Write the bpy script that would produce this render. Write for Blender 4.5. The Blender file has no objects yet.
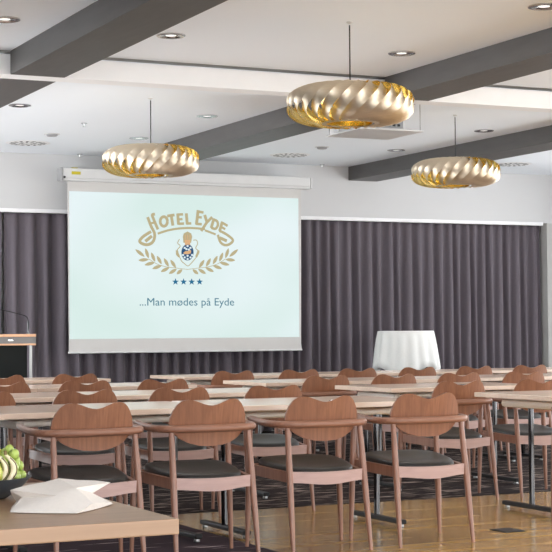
import bpy, bmesh, math, random
from mathutils import Vector, Matrix
random.seed(7)
scene = bpy.context.scene
COL = scene.collection
PI = math.pi

# ------------------------------------------------------------------ materials
def srgb(r, g, b):
    def f(c):
        c /= 255.0
        return c / 12.92 if c <= 0.04045 else ((c + 0.055) / 1.055) ** 2.4
    return (f(r), f(g), f(b), 1.0)

class NT:
    def __init__(self, name):
        self.m = bpy.data.materials.new(name); self.m.use_nodes = True
        self.t = self.m.node_tree; self.n = self.t.nodes
        self.b = self.n['Principled BSDF']
    def add(self, kind, **kw):
        nd = self.n.new(kind)
        for k, v in kw.items():
            if k in nd.inputs: nd.inputs[k].default_value = v
            else: setattr(nd, k, v)
        return nd
    def link(self, a, b): self.t.links.new(a, b)
    def coords(self, scale=(1, 1, 1), rot=(0, 0, 0), which='Object'):
        tc = self.add('ShaderNodeTexCoord'); mp = self.add('ShaderNodeMapping')
        mp.inputs['Scale'].default_value = scale; mp.inputs['Rotation'].default_value = rot
        self.link(tc.outputs[which], mp.inputs['Vector']); return mp.outputs['Vector']
    def ramp(self, fac, stops):
        r = self.add('ShaderNodeValToRGB'); e = r.color_ramp.elements
        while len(e) < len(stops): e.new(0.5)
        for el, (p, c) in zip(e, stops): el.position = p; el.color = c
        self.link(fac, r.inputs['Fac']); return r.outputs['Color']
    def bump(self, h, strength, dist=0.01):
        bp = self.add('ShaderNodeBump'); bp.inputs['Strength'].default_value = strength
        bp.inputs['Distance'].default_value = dist
        self.link(h, bp.inputs['Height']); self.link(bp.outputs['Normal'], self.b.inputs['Normal'])

def plain(name, col, rough=0.5, metal=0.0, var=0.06, scale=8.0, stretch=(1, 1, 1), bump=0.0, spec=0.5):
    M = NT(name); v = M.coords(stretch)
    nz = M.add('ShaderNodeTexNoise'); nz.inputs['Scale'].default_value = scale; nz.inputs['Detail'].default_value = 4
    M.link(v, nz.inputs['Vector'])
    lo = tuple(c * (1 - var) for c in col[:3]) + (1,); hi = tuple(min(1, c * (1 + var)) for c in col[:3]) + (1,)
    M.link(M.ramp(nz.outputs['Fac'], [(0.3, lo), (0.7, hi)]), M.b.inputs['Base Color'])
    M.b.inputs['Roughness'].default_value = rough; M.b.inputs['Metallic'].default_value = metal
    M.b.inputs['Specular IOR Level'].default_value = spec
    if bump: M.bump(nz.outputs['Fac'], bump)
    return M.m

def wood(name, a, b, axis='Z', rough=0.4, fine=60.0, spec=0.5, coat=0.0):
    M = NT(name)
    s = {'X': (1.2, fine, fine), 'Y': (fine, 1.2, fine), 'Z': (fine, fine, 1.2)}[axis]
    v = M.coords(s)
    nz = M.add('ShaderNodeTexNoise'); nz.inputs['Scale'].default_value = 1.0; nz.inputs['Detail'].default_value = 6
    nz.inputs['Roughness'].default_value = 0.6
    M.link(v, nz.inputs['Vector'])
    M.link(M.ramp(nz.outputs['Fac'], [(0.25, a), (0.75, b)]), M.b.inputs['Base Color'])
    M.b.inputs['Roughness'].default_value = rough; M.b.inputs['Specular IOR Level'].default_value = spec
    M.b.inputs['Coat Weight'].default_value = coat; M.b.inputs['Coat Roughness'].default_value = 0.15
    return M.m

def emis(name, col, strength):
    M = NT(name)
    M.b.inputs['Base Color'].default_value = (0.02, 0.02, 0.02, 1); M.b.inputs['Specular IOR Level'].default_value = 0.0
    M.b.inputs['Emission Color'].default_value = col; M.b.inputs['Emission Strength'].default_value = strength
    return M.m

MT = {}
MT['ceiling'] = plain('ceiling_paint', (0.85, 0.89, 0.93, 1), 0.8, var=0.01, scale=0.7)
MT['wall'] = plain('wall_paint', srgb(204, 204, 204), 0.8, var=0.012, scale=0.8)
MT['wall_gray'] = plain('wall_gray_paint', srgb(186, 186, 182), 0.8, var=0.02)
MT['white_beam'] = plain('white_beam_paint', srgb(240, 240, 240), 0.6, var=0.01)
MT['beam'] = plain('dark_beam_paint', srgb(84, 82, 81), 0.5, var=0.10, scale=3.0, stretch=(6, 1, 6))
MT['gap'] = plain('shadow_gap', srgb(170, 168, 164), 0.8)
MT['white_metal'] = plain('white_lacquer', srgb(206, 206, 205), 0.35, var=0.02)
MT['post'] = plain('dark_chrome', srgb(84, 84, 85), 0.10, 1.0, var=0.05)
MT['chrome'] = plain('chrome', srgb(205, 205, 205), 0.16, 1.0, var=0.03)
MT['alu'] = plain('brushed_aluminium', srgb(150, 150, 149), 0.35, 1.0, var=0.08, stretch=(60, 60, 2))
MT['black_metal'] = plain('black_metal', srgb(22, 21, 22), 0.5, var=0.1, spec=0.3)
MT['black_plastic'] = plain('black_plastic', srgb(26, 26, 28), 0.45, var=0.1)
MT['gray_plastic'] = plain('gray_plastic', srgb(150, 150, 150), 0.5)
MT['dark_slot'] = plain('dark_slot', srgb(30, 30, 30), 0.7)
MT['yellow'] = plain('yellow_sticker', srgb(190, 175, 20), 0.5)
MT['leather'] = plain('black_leather', srgb(32, 31, 31), 0.36, var=0.12, scale=120.0, bump=0.08)
MT['chair_wood'] = wood('walnut_ply', srgb(114, 72, 50), srgb(150, 100, 71), 'Z', 0.42, 55, 0.3)
MT['chair_leg'] = wood('walnut_solid', srgb(122, 83, 66), srgb(152, 109, 89), 'Z', 0.34, 70)
MT['chair_rail'] = wood('walnut_rail', srgb(122, 81, 62), srgb(152, 108, 86), 'X', 0.38, 70)
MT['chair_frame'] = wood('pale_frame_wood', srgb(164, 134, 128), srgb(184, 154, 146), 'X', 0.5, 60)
MT['table_top'] = wood('oak_top', srgb(206, 181, 161), srgb(222, 199, 180), 'X', 0.21, 40, 0.5, 0.12)
MT['oak_buffet'] = wood('oak_buffet_top', srgb(140, 109, 82), srgb(162, 130, 101), 'X', 0.35, 30)
MT['cream_tube'] = plain('cream_tube', srgb(225, 215, 202), 0.35, var=0.03)
MT['cloth'] = plain('white_tablecloth', srgb(216, 217, 215), 0.9, var=0.02, scale=60, bump=0.02)
MT['napkin'] = plain('white_napkin', srgb(214, 207, 200), 0.9, var=0.02, scale=90, bump=0.05)
MT['lectern_wood'] = wood('lectern_wood', srgb(205, 155, 118), srgb(226, 180, 144), 'X', 0.45, 40)
MT['lectern_gray'] = plain('lectern_gray', srgb(120, 118, 116), 0.5)
MT['lectern_dark'] = plain('lectern_dark', srgb(24, 27, 26), 0.6, spec=0.15)
MT['bowl'] = plain('slate_bowl', srgb(58, 64, 70), 0.5, var=0.1)
MT['stem'] = plain('fruit_stem', srgb(110, 90, 50), 0.7)
MT['fabric'] = plain('screen_fabric', srgb(202, 200, 197), 0.8, var=0.01)
MT['brass_out'] = plain('champagne_metal', srgb(220, 206, 184), 0.46, 1.0, var=0.06, stretch=(4, 4, 60), scale=4)
MT['brass_in'] = plain('gold_metal', srgb(240, 214, 130), 0.25, 1.0, var=0.06)
MT['bulb'] = emis('lamp_glow', (1.0, 0.93, 0.78, 1), 2.5)
MT['lens'] = emis('downlight_glow', (1.0, 0.97, 0.93, 1), 1.2)

def grape_mat(name, c):
    M = NT(name); M.b.inputs['Base Color'].default_value = c; M.b.inputs['Roughness'].default_value = 0.3
    M.b.inputs['Subsurface Weight'].default_value = 0.25; M.b.inputs['Subsurface Radius'].default_value = (0.01, 0.01, 0.004)
    nz = M.add('ShaderNodeTexNoise'); nz.inputs['Scale'].default_value = 40
    M.link(M.ramp(nz.outputs['Fac'], [(0.3, tuple(x * 0.85 for x in c[:3]) + (1,)), (0.7, c)]), M.b.inputs['Base Color'])
    return M.m
MT['grape'] = grape_mat('green_grape_skin', srgb(160, 178, 88))
MT['pear'] = grape_mat('pear_skin', srgb(186, 190, 78))
MT['banana'] = grape_mat('pale_banana_skin', srgb(216, 204, 172))
MT['banana_ridge'] = plain('banana_ridge', srgb(92, 76, 50), 0.6)

def curtain_mat():
    M = NT('curtain_cloth'); v = M.coords((1, 1, 1))
    nz = M.add('ShaderNodeTexNoise'); nz.inputs['Scale'].default_value = 260; nz.inputs['Detail'].default_value = 2
    M.link(v, nz.inputs['Vector'])
    M.link(M.ramp(nz.outputs['Fac'], [(0.3, srgb(88, 82, 88)), (0.7, srgb(112, 104, 111))]), M.b.inputs['Base Color'])
    M.b.inputs['Roughness'].default_value = 0.75; M.b.inputs['Sheen Weight'].default_value = 0.25
    M.b.inputs['Sheen Roughness'].default_value = 0.4; M.b.inputs['Specular IOR Level'].default_value = 0.25
    return M.m
MT['curtain'] = curtain_mat()

def carpet_mat(name, dark, line, sx, sy, lo, hi):
    M = NT(name); v = M.coords((sx, sy, 1))
    nz = M.add('ShaderNodeTexNoise'); nz.inputs['Scale'].default_value = 1.0; nz.inputs['Detail'].default_value = 2.5
    nz.inputs['Roughness'].default_value = 0.7
    M.link(v, nz.inputs['Vector'])
    c = M.ramp(nz.outputs['Fac'], [(lo, dark), (hi, line)])
    v2 = M.coords((1, 1, 1))
    n2 = M.add('ShaderNodeTexNoise'); n2.inputs['Scale'].default_value = 300
    M.link(v2, n2.inputs['Vector'])
    mx = M.add('ShaderNodeMix', data_type='RGBA', blend_type='MULTIPLY'); mx.inputs[0].default_value = 0.6
    M.link(c, mx.inputs[6]); M.link(n2.outputs['Fac'], mx.inputs[7])
    M.link(mx.outputs[2], M.b.inputs['Base Color'])
    M.b.inputs['Roughness'].default_value = 0.95; M.b.inputs['Specular IOR Level'].default_value = 0.1
    M.bump(n2.outputs['Fac'], 0.3, 0.004)
    return M.m
MT['carpet'] = carpet_mat('patterned_carpet', srgb(50, 40, 40), srgb(196, 176, 166), 3.2, 20, 0.56, 0.64)
MT['carpet_near'] = carpet_mat('purple_carpet', srgb(84, 70, 78), srgb(214, 194, 194), 2.2, 16, 0.60, 0.65)

def parquet_mat():
    M = NT('oak_parquet'); v = M.coords((1, 1, 1))
    br = M.add('ShaderNodeTexBrick')
    br.inputs['Scale'].default_value = 1.0; br.inputs['Brick Width'].default_value = 0.9; br.inputs['Row Height'].default_value = 0.09
    br.inputs['Mortar Size'].default_value = 0.004; br.inputs['Bias'].default_value = 0.0
    br.inputs['Color1'].default_value = srgb(182, 142, 72); br.inputs['Color2'].default_value = srgb(226, 184, 108)
    br.inputs['Mortar'].default_value = srgb(110, 80, 46)
    M.link(v, br.inputs['Vector'])
    v2 = M.coords((3, 45, 1)); nz = M.add('ShaderNodeTexNoise'); nz.inputs['Scale'].default_value = 1; nz.inputs['Detail'].default_value = 5
    M.link(v2, nz.inputs['Vector'])
    mx = M.add('ShaderNodeMix', data_type='RGBA', blend_type='MULTIPLY'); mx.inputs[0].default_value = 0.55
    M.link(br.outputs['Color'], mx.inputs[6]); M.link(nz.outputs['Fac'], mx.inputs[7])
    M.link(mx.outputs[2], M.b.inputs['Base Color'])
    M.b.inputs['Roughness'].default_value = 0.22
    M.b.inputs['Coat Weight'].default_value = 0.3; M.b.inputs['Coat Roughness'].default_value = 0.12
    return M.m
MT['parquet'] = parquet_mat()

def slide_mat():
    M = NT('projected_slide'); v = M.coords((0.6, 1, 0.9))
    nz = M.add('ShaderNodeTexNoise'); nz.inputs['Scale'].default_value = 1.0; nz.inputs['Detail'].default_value = 1
    M.link(v, nz.inputs['Vector'])
    c = M.ramp(nz.outputs['Fac'], [(0.35, srgb(210, 231, 226)), (0.65, srgb(228, 240, 243))])
    M.link(c, M.b.inputs['Emission Color']); M.b.inputs['Emission Strength'].default_value = 1.0
    M.b.inputs['Base Color'].default_value = (0.05, 0.05, 0.05, 1); M.b.inputs['Specular IOR Level'].default_value = 0.0
    return M.m
MT['slide'] = slide_mat()
MT['ink_tan'] = emis('slide_tan', srgb(190, 177, 138), 0.95)
MT['ink_blue'] = emis('slide_blue', srgb(20, 110, 150), 0.95)
MT['ink_teal'] = emis('slide_teal', srgb(62, 124, 146), 0.95)
MT['ink_navy'] = emis('slide_navy', srgb(24, 78, 122), 0.95)
MT['ink_orange'] = emis('slide_orange', srgb(226, 178, 130), 0.95)
MT['ink_white'] = emis('slide_white', srgb(226, 240, 243), 0.95)

# ------------------------------------------------------------------ mesh helpers
class MB:
    def __init__(s): s.v = []; s.f = []; s.mi = []
    def add(s, vs, fs, mi=0):
        o = len(s.v); s.v += [tuple(v) for v in vs]
        for f in fs: s.f.append([i + o for i in f]); s.mi.append(mi)
        return s
    def box(s, x0, x1, y0, y1, z0, z1, bev=0.0, mi=0):
        if bev <= 0:
            vs = [(x, y, z) for z in (z0, z1) for y in (y0, y1) for x in (x0, x1)]
            return s.add(vs, [(0, 2, 3, 1), (4, 5, 7, 6), (0, 1, 5, 4), (2, 6, 7, 3), (0, 4, 6, 2), (1, 3, 7, 5)], mi)
        bm = bmesh.new(); bmesh.ops.create_cube(bm, size=1)
        for v in bm.verts:
            v.co = Vector(((x0 + x1) / 2 + v.co.x * (x1 - x0), (y0 + y1) / 2 + v.co.y * (y1 - y0), (z0 + z1) / 2 + v.co.z * (z1 - z0)))
        bmesh.ops.bevel(bm, geom=list(bm.edges), offset=bev, segments=2, affect='EDGES', profile=0.6)
        bm.verts.index_update()
        s.add([v.co.copy() for v in bm.verts], [[v.index for v in f.verts] for f in bm.faces], mi); bm.free(); return s
    def tube(s, pts, rad, n=10, flat=None, mi=0, cap=True):
        P = [Vector(p) for p in pts]
        R = rad if isinstance(rad, (list, tuple)) else [rad] * len(P)
        rings = []; up = None
        for i, p in enumerate(P):
            d = (P[min(i + 1, len(P) - 1)] - P[max(i - 1, 0)]).normalized()
            if up is None:
                up = Vector((0, 0, 1)) if abs(d.z) < 0.9 else Vector((0, 1, 0))
            a = d.cross(up).normalized(); b = a.cross(d).normalized()
            if abs(d.z) >= 0.9 or flat is None: up = b
            rr = R[i]
            ra, rb = (rr, rr) if flat is None else (rr * flat[0], rr * flat[1])
            rings.append([p + a * (math.cos(2 * PI * k / n) * ra) + b * (math.sin(2 * PI * k / n) * rb) for k in range(n)])
        vs = [v for r in rings for v in r]; fs = []
        for i in range(len(rings) - 1):
            for k in range(n):
                fs.append((i * n + k, i * n + (k + 1) % n, (i + 1) * n + (k + 1) % n, (i + 1) * n + k))
        if cap:
            fs.append(tuple(range(n))[::-1]); fs.append(tuple((len(rings) - 1) * n + k for k in range(n)))
        return s.add(vs, fs, mi)
    def lathe(s, prof, cx=0, cy=0, n=32, mi=0, cap=True):
        vs = []; fs = []
        for r, z in prof:
            for k in range(n):
                a = 2 * PI * k / n; vs.append((cx + r * math.cos(a), cy + r * math.sin(a), z))
        for i in range(len(prof) - 1):
            for k in range(n):
                fs.append((i * n + k, i * n + (k + 1) % n, (i + 1) * n + (k + 1) % n, (i + 1) * n + k))
        if cap:
            fs.append(tuple(range(n))[::-1]); fs.append(tuple((len(prof) - 1) * n + k for k in range(n)))
        return s.add(vs, fs, mi)
    def sphere(s, c, r, n=12, sq=(1, 1, 1), mi=0):
        prof = [(math.sin(PI * i / n), -math.cos(PI * i / n)) for i in range(1, n)]
        t = MB().lathe(prof, n=n + 4)
        return s.add([(c[0] + v[0] * r * sq[0], c[1] + v[1] * r * sq[1], c[2] + v[2] * r * sq[2]) for v in t.v], t.f, mi)
    def build(s, name, mats, parent=None, smooth=None, loc=None):
        me = bpy.data.meshes.new(name); me.from_pydata(s.v, [], s.f); me.validate()
        if not isinstance(mats, (list, tuple)): mats = [mats]
        for m in mats: me.materials.append(m)
        if len(mats) > 1:
            for p, i in zip(me.polygons, s.mi): p.material_index = i
        bm = bmesh.new(); bm.from_mesh(me); bmesh.ops.recalc_face_normals(bm, faces=bm.faces); bm.to_mesh(me); bm.free()
        if smooth is not None:
            for p in me.polygons: p.use_smooth = True
            try: me.set_sharp_from_angle(angle=math.radians(smooth))
            except Exception: pass
        o = bpy.data.objects.new(name, me); COL.objects.link(o)
        if parent: o.parent = parent
        if loc: o.location = loc
        return o

def thing(name, label, cat, loc=(0, 0, 0), rz=0.0, group=None):
    o = bpy.data.objects.new(name, None); o.empty_display_size = 0.05; COL.objects.link(o)
    o.location = loc; o.rotation_euler = (0, 0, rz); o['label'] = label; o['category'] = cat
    if group: o['group'] = group
    return o
def tag(o, label, cat, group=None):
    o['label'] = label; o['category'] = cat
    if group: o['group'] = group
    return o
def struct(o): o['kind'] = 'structure'; return o
def dup(root, loc, label, rz=0.0, group=None):
    r = root.copy(); COL.objects.link(r); r.location = loc; r.rotation_euler = (0, 0, rz); r['label'] = label
    if group: r['group'] = group
    for ch in list(root.children):
        c = ch.copy(); COL.objects.link(c); c.parent = r
        for g in list(ch.children):
            d = g.copy(); COL.objects.link(d); d.parent = c
    return r

# ------------------------------------------------------------------ setting
CEIL = 3.07; BEAM_Z = 2.91; WALL_Y = 16.40; XR = 12.2; XL = -5.0; YN = -2.0; XLR = 1.6  # XLR: rear bay narrowed here to take the added left glazing
struct(MB().box(XL, XR + 0.2, YN, 10.6, -0.12, 0.0).box(XLR, XR + 0.2, 10.6, WALL_Y + 0.5, -0.12, 0.0).build('floor', MT['carpet']))
struct(MB().box(3.6, XR, YN + 0.1, 9.40, 0.0, 0.004).build('floor_parquet', MT['parquet']))
struct(MB().box(XL, 3.6, YN + 0.1, 8.95, 0.0, 0.004).build('floor_runner', MT['carpet_near']))
struct(MB().box(XL, XR + 0.2, YN, 10.47, CEIL, CEIL + 0.12).build('ceiling', MT['ceiling']))
struct(MB().box(XLR, XR + 0.2, 10.69, WALL_Y + 0.5, CEIL, CEIL + 0.12).build('ceiling_rear', MT['ceiling']))
struct(MB().box(XL, XR + 0.2, 10.47, 10.69, CEIL + 0.02, CEIL + 0.12).build('trim_1', MT['gap']))
# back wall: bulkhead above the curtain, recess behind it, gray return at right
struct(MB().box(XLR, XR + 0.2, WALL_Y, WALL_Y + 0.5, 2.47, CEIL).build('wall_back_upper', MT['wall']))
struct(MB().box(XLR, 11.56, WALL_Y + 0.35, WALL_Y + 0.5, 0.0, 2.47).build('wall_back', MT['wall_gray']))
struct(MB().box(11.56, XR + 0.2, WALL_Y - 0.0, WALL_Y + 0.5, 0.0, 2.47).build('wall_back_return', MT['wall_gray']))
# right wall with tall windows (outside the frame), daylight comes in here
wins = [(0.3, 3.0), (3.3, 6.0), (6.3, 9.0), (9.3, 12.0), (12.3, 15.0)]
mb = MB(); mb.box(XR, XR + 0.2, YN, WALL_Y, 2.85, CEIL); mb.box(XR, XR + 0.2, YN, WALL_Y, 0.0, 0.10)
e = YN
for a, b in wins: mb.box(XR, XR + 0.2, e, a, 0.10, 2.85); e = b
mb.box(XR, XR + 0.2, e, WALL_Y, 0.10, 2.85)
struct(mb.build('wall_right', MT['wall']))
for i, (a, b) in enumerate(wins):
    f = MB()
    for y0, y1, z0, z1 in ((a, b, 0.10, 0.16), (a, b, 2.79, 2.85), (a, a + 0.06, 0.16, 2.79), (b - 0.06, b, 0.16, 2.79)):
        f.box(XR + 0.06, XR + 0.12, y0, y1, z0, z1)
    struct(f.build('unseen_window_%d' % (i + 1), MT['white_metal']))

struct(MB().box(XL - 0.2, XL, YN, 10.6, 0.0, CEIL).build('wall_added_left', MT['wall']))  # unseen wall, added to cut daylight on the beams' left sides
struct(MB().box(XL, XLR, 10.6, 10.8, 0.0, CEIL).build('wall_added_return', MT['wall']))  # unseen return, closes the step to the added glazing
added_lw = [(10.82, 12.6), (12.7, 14.5), (14.6, 16.38)]  # unseen glazing, added to bring daylight onto the far ceiling
for i, (a, b) in enumerate(added_lw):
    f = MB()
    for y0, y1, z0, z1 in ((a, b, 0.0, 0.06), (a, b, 3.0, 3.06), (a, a + 0.06, 0.06, 3.0), (b - 0.06, b, 0.06, 3.0)):
        f.box(XLR - 0.06, XLR, y0, y1, z0, z1)
    struct(f.build('unseen_window_%d' % (i + 6), MT['white_metal']))

# white cross beam, dark beams
struct(MB().box(XL, XR, 10.49, 10.67, BEAM_Z, 3.048).build('beam_cross', MT['white_beam']))
for i, x in enumerate((3.02, 5.93, 8.775)):
    struct(MB().box(x, x + 0.38, YN + 0.02, 10.485, BEAM_Z, CEIL).build('beam_front', MT['beam']))
    struct(MB().box(x, x + 0.38, 10.675, WALL_Y, BEAM_Z, CEIL).build('beam_rear', MT['beam']))

# ------------------------------------------------------------------ curtain and rail
def curtain(x0, x1, seed, label):
    rnd = random.Random(seed); ph = 0.0; n = int((x1 - x0) / 0.011); xs = []; ys = []; w = []
    wl = 0.135
    for i in range(n + 1):
        x = x0 + (x1 - x0) * i / n
        if i % 12 == 0: wl = rnd.uniform(0.115, 0.165) * (1.15 if x < 6 else 0.95)
        ph += 2 * PI * ((x1 - x0) / n) / wl
        xs.append(x); s = math.sin(ph)
        ys.append(0.042 * (abs(s) ** 0.7) * (1 if s > 0 else -1) + 0.012 * math.sin(ph * 0.37 + 1)); w.append(ph)
    zs = [2.452, 2.40, 2.2, 1.6, 1.0, 0.5, 0.02]; vs = []; fs = []
    for z in zs:
        k = 0.55 + 0.45 * min(1, (2.452 - z) / 0.8)
        for x, y, p in zip(xs, ys, w):
            vs.append((x + 0.012 * math.sin(p * 0.5 + z) * k, WALL_Y + 0.13 + y * k, z))
    m = n + 1
    for j in range(len(zs) - 1):
        for i in range(n): fs.append((j * m + i, j * m + i + 1, (j + 1) * m + i + 1, (j + 1) * m + i))
    b = MB().add(vs, fs)
    o = b.build('curtain', MT['curtain'], smooth=180)
    so = o.modifiers.new('thickness', 'SOLIDIFY'); so.thickness = 0.003
    tag(o, label, 'curtain', 'dark pleated curtains on the back wall')
curtain(3.2, 4.66, 3, 'dark gray pleated curtain behind the lectern, left of the narrow seam')
curtain(4.685, 11.535, 5, 'wide dark gray pleated curtain running behind the screen and draped round table')
r = MB().box(3.2, 11.50, WALL_Y - 0.012, WALL_Y + 0.06, 2.440, 2.480, 0.004).build('curtain_rail', MT['white_beam'])
tag(r, 'long thin white curtain rail under the white upper wall', 'curtain rail')

# ------------------------------------------------------------------ projection screen
SY = 16.10
sc = thing('projection_screen', 'large white pull-down projection screen lit with a pale slide on the back wall', 'screen', (6.63, SY, 0.93))
ox, oy, oz = 6.63, SY, 0.93
def S(b, name, m, par=sc, smooth=None):
    b.v = [(x - ox, y - oy, z - oz) for x, y, z in b.v]
    return b.build(name, m, par, smooth)
S(MB().box(5.165, 8.065, 15.975, 16.125, 2.775, 2.885, 0.012).box(5.165, 8.065, 15.985, 16.12, 2.755, 2.775, 0.004), 'housing', MT['white_metal'])
S(MB().box(5.145, 5.165, 15.97, 16.13, 2.757, 2.89, 0.01), 'end_cap', MT['gray_plastic'])
S(MB().box(8.065, 8.085, 15.97, 16.13, 2.757, 2.88, 0.006), 'end_cap', MT['white_metal'])
S(MB().lathe([(0.012, 0), (0.012, 0.006), (0.004, 0.006)], n=16), 'cap_screw', MT['black_plastic']).matrix_local = \
    Matrix.Translation((5.180 - ox, 15.976 - oy, 2.788 - oz)) @ Matrix.Rotation(PI / 2, 4, 'X')
for ob in [c for c in sc.children if c.name.startswith('cap_screw')]:
    ob.data.transform(Matrix.Translation((ox, oy, oz)))
S(MB().box(5.258, 5.357, 15.970, 15.976, 2.818, 2.85, 0.002), 'warning_sticker', MT['yellow'])['label'] = 'yellow sticker on the housing'
S(MB().box(5.27, 5.33, 15.99, 16.03, 2.885, 2.893), 'warning_sticker', MT['yellow'])
for bx0 in (5.30, 7.95): S(MB().box(bx0, bx0 + .06, 16.12, WALL_Y - .002, 2.80, 2.86), 'wall_bracket', MT['white_metal'])
S(MB().add([(5.252, SY, 2.77), (8.005, SY, 2.77), (7.99, SY, 1.02), (8.00, SY, 0.945), (5.262, SY, 0.945), (5.264, SY, 1.02),
            (5.252, SY + .006, 2.77), (8.005, SY + .006, 2.77), (7.99, SY + .006, 1.02), (8.00, SY + .006, 0.945), (5.262, SY + .006, 0.945), (5.264, SY + .006, 1.02)],
           [(0, 1, 2, 5), (5, 2, 3, 4), (6, 11, 8, 7), (11, 10, 9, 8), (0, 6, 7, 1), (1, 7, 8, 2), (2, 8, 9, 3), (3, 9, 10, 4), (4, 10, 11, 5), (5, 11, 6, 0)]),
  'screen_fabric', MT['fabric'])
S(MB().tube([(5.258, SY + 0.004, 0.946), (8.003, SY + 0.004, 0.946)], 0.011, 10), 'bottom_bar', MT['white_metal'], smooth=40)
IM = S(MB().box(5.271, 7.968, SY - 0.004, SY - 0.001, 1.09, 2.653), 'projected_image', MT['slide'])
IM['label'] = 'pale blue-green slide with hotel emblem and a line of text'

# the slide's drawing, laid out on the fabric (u right, v down, in 1/1000 of slide crop)
X00, X10, X01, X11 = 5.9525, 7.2481, 5.9464, 7.2384
Z00, Z10, Z01, Z11 = 2.5242, 2.5592, 1.3427, 1.3392
def sp(px, py):
    u = (px - 130) / 110.0; v = (py - 205) / 110.0
    x = (X00 * (1 - u) + X10 * u) * (1 - v) + (X01 * (1 - u) + X11 * u) * v
    z = (Z00 * (1 - u) + Z10 * u) * (1 - v) + (Z01 * (1 - u) + Z11 * u) * v
    return x, z
def zA(p): return 132 + p[0] / 10.04, 205 + p[1] / 10.04
def zB(p): return 182 + p[0] / 10.04, 205 + p[1] / 10.04
def zC(p): return 132 + p[0] / 10.04, 240 + p[1] / 10.04
def zD(p): return 165 + p[0] / 13.8, 228 + p[1] / 13.8
def poly(b, pts, d, mi=0):
    c = Vector((sum(p[0] for p in pts) / len(pts), sum(p[1] for p in pts) / len(pts)))
    vs = [(p[0], SY - d, p[1]) for p in pts] + [(p[0], SY - d + 0.002, p[1]) for p in pts]; n = len(pts)
    b.add(vs, [tuple(range(n))] + [tuple(range(n, 2 * n))[::-1]] + [(i, (i + 1) % n, n + (i + 1) % n, n + i) for i in range(n)], mi)
def smooth_pts(pts, k=5):
    P = [Vector(p) for p in pts]
    if len(P) < 3: return P
    out = []
    for i in range(len(P) - 1):
        p0 = P[max(i - 1, 0)]; p1 = P[i]; p2 = P[i + 1]; p3 = P[min(i + 2, len(P) - 1)]
        for j in range(k):
            t = j / k
            out.append(0.5 * ((2 * p1) + (p2 - p0) * t + (2 * p0 - 5 * p1 + 4 * p2 - p3) * t * t + (3 * p1 - p0 - 3 * p2 + p3) * t ** 3))
    out.append(P[-1]); return out
def stroke(b, pts, w, d=0.007, curve=False, mi=0):
    """ribbon of width w (metres) through slide points (already in x,z)"""
    P = [Vector(p) for p in pts]
    if curve: P = smooth_pts(P)
    L = []; R = []
    for i, p in enumerate(P):
        t = (P[min(i + 1, len(P) - 1)] - P[max(i - 1, 0)])
        if t.length < 1e-6: t = Vector((1, 0))
        t.normalize(); nn = Vector((-t.y, t.x)) * w / 2
        L.append(p + nn); R.append(p - nn)
    vs = []
    for l, r_ in zip(L, R): vs += [(l.x, SY - d, l.y), (r_.x, SY - d, r_.y), (l.x, SY - d + .002, l.y), (r_.x, SY - d + .002, r_.y)]
    fs = []
    for i in range(len(P) - 1):
        a = i * 4; c = a + 4
        fs += [(a, a + 1, c + 1, c), (a + 2, c + 2, c + 3, a + 3), (a, c, c + 2, a + 2), (a + 1, a + 3, c + 3, c + 1)]
    fs += [(0, 2, 3, 1), tuple(len(vs) - 4 + k for k in (0, 1, 3, 2))]
    b.add(vs, fs, mi)
PX = 0.01178   # metres per photo pixel on the slide
LB = MB()
def sA(pts, w=2.7, curve=False): stroke(LB, [sp(*zA(p)) for p in pts], w * PX, curve=curve)
def sB(pts, w=2.7, curve=False): stroke(LB, [sp(*zB(p)) for p in pts], w * PX, curve=curve)
sA([(150, 122), (185, 215), (218, 285), (214, 345), (188, 384), (140, 400), (92, 386), (72, 362), (102, 322), (150, 288), (184, 268)], 2.7, True)
sA([(222, 92), (196, 100), (208, 140), (252, 246)], 2.6, True); sA([(180, 186), (232, 172)], 2.0); sA([(128, 366), (192, 312)], 2.9)
sA([(310 + 36 * math.cos(a * PI / 9), 166 + 48 * math.sin(a * PI / 9)) for a in range(19)], 2.7)
sA([(344, 112), (416, 100)], 2.6); sA([(384, 105), (400, 208)], 2.8)
sA([(448, 86), (456, 198)], 2.8); sA([(446, 97), (502, 94)], 2.3); sA([(452, 145), (496, 142)], 2.1); sA([(455, 190), (512, 187)], 2.3)
sB([(32, 84), (42, 196)], 2.8); sB([(36, 187), (82, 185)], 2.3)
sA([(250, 288), (350, 256), (450, 238), (552, 232), (640, 235), (722, 243)], 2.0, True)
sB([(152, 52), (134, 198)], 2.9); sB([(146, 66), (206, 76)], 2.4); sB([(143, 122), (188, 126)], 2.2); sB([(132, 190), (188, 194)], 2.4)
sB([(218, 100), (240, 172)], 2.8); sB([(294, 122), (238, 178), (182, 262)], 2.6)
sB([(312, 136), (284, 232)], 2.8); sB([(308, 146), (344, 164), (352, 204), (326, 240), (284, 228)], 2.4, True)
sB([(398, 168), (370, 262)], 2.8); sB([(396, 178), (452, 210)], 2.3); sB([(384, 220), (428, 244)], 2.1)
sB([(366, 258), (440, 296), (505, 350), (482, 388), (430, 404), (380, 376), (352, 300)], 2.4, True); sB([(372, 330), (444, 362)], 2.9)
sB([(220, 255), (330, 296)], 1.9)
S(LB, 'lettering', MT['ink_tan'], IM)['label'] = 'tan arched lettering with leaf-shaped swashes'
IM_children = []
LA = MB()
def leaf(p, q, w=3.1):
    a = Vector(sp(*p)); c = Vector(sp(*q)); d = (c - a); nn = Vector((-d.y, d.x)).normalized() * w * PX / 2
    up = [a + d * t + nn * math.sin(PI * t) ** 0.75 for t in (0, .1, .25, .4, .55, .7, .85, .95, 1)]
    dn = [a + d * t - nn * math.sin(PI * t) ** 0.75 for t in (.95, .85, .7, .55, .4, .25, .1)]
    poly(LA, [(p_.x, p_.y) for p_ in up + dn], 0.007)
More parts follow.
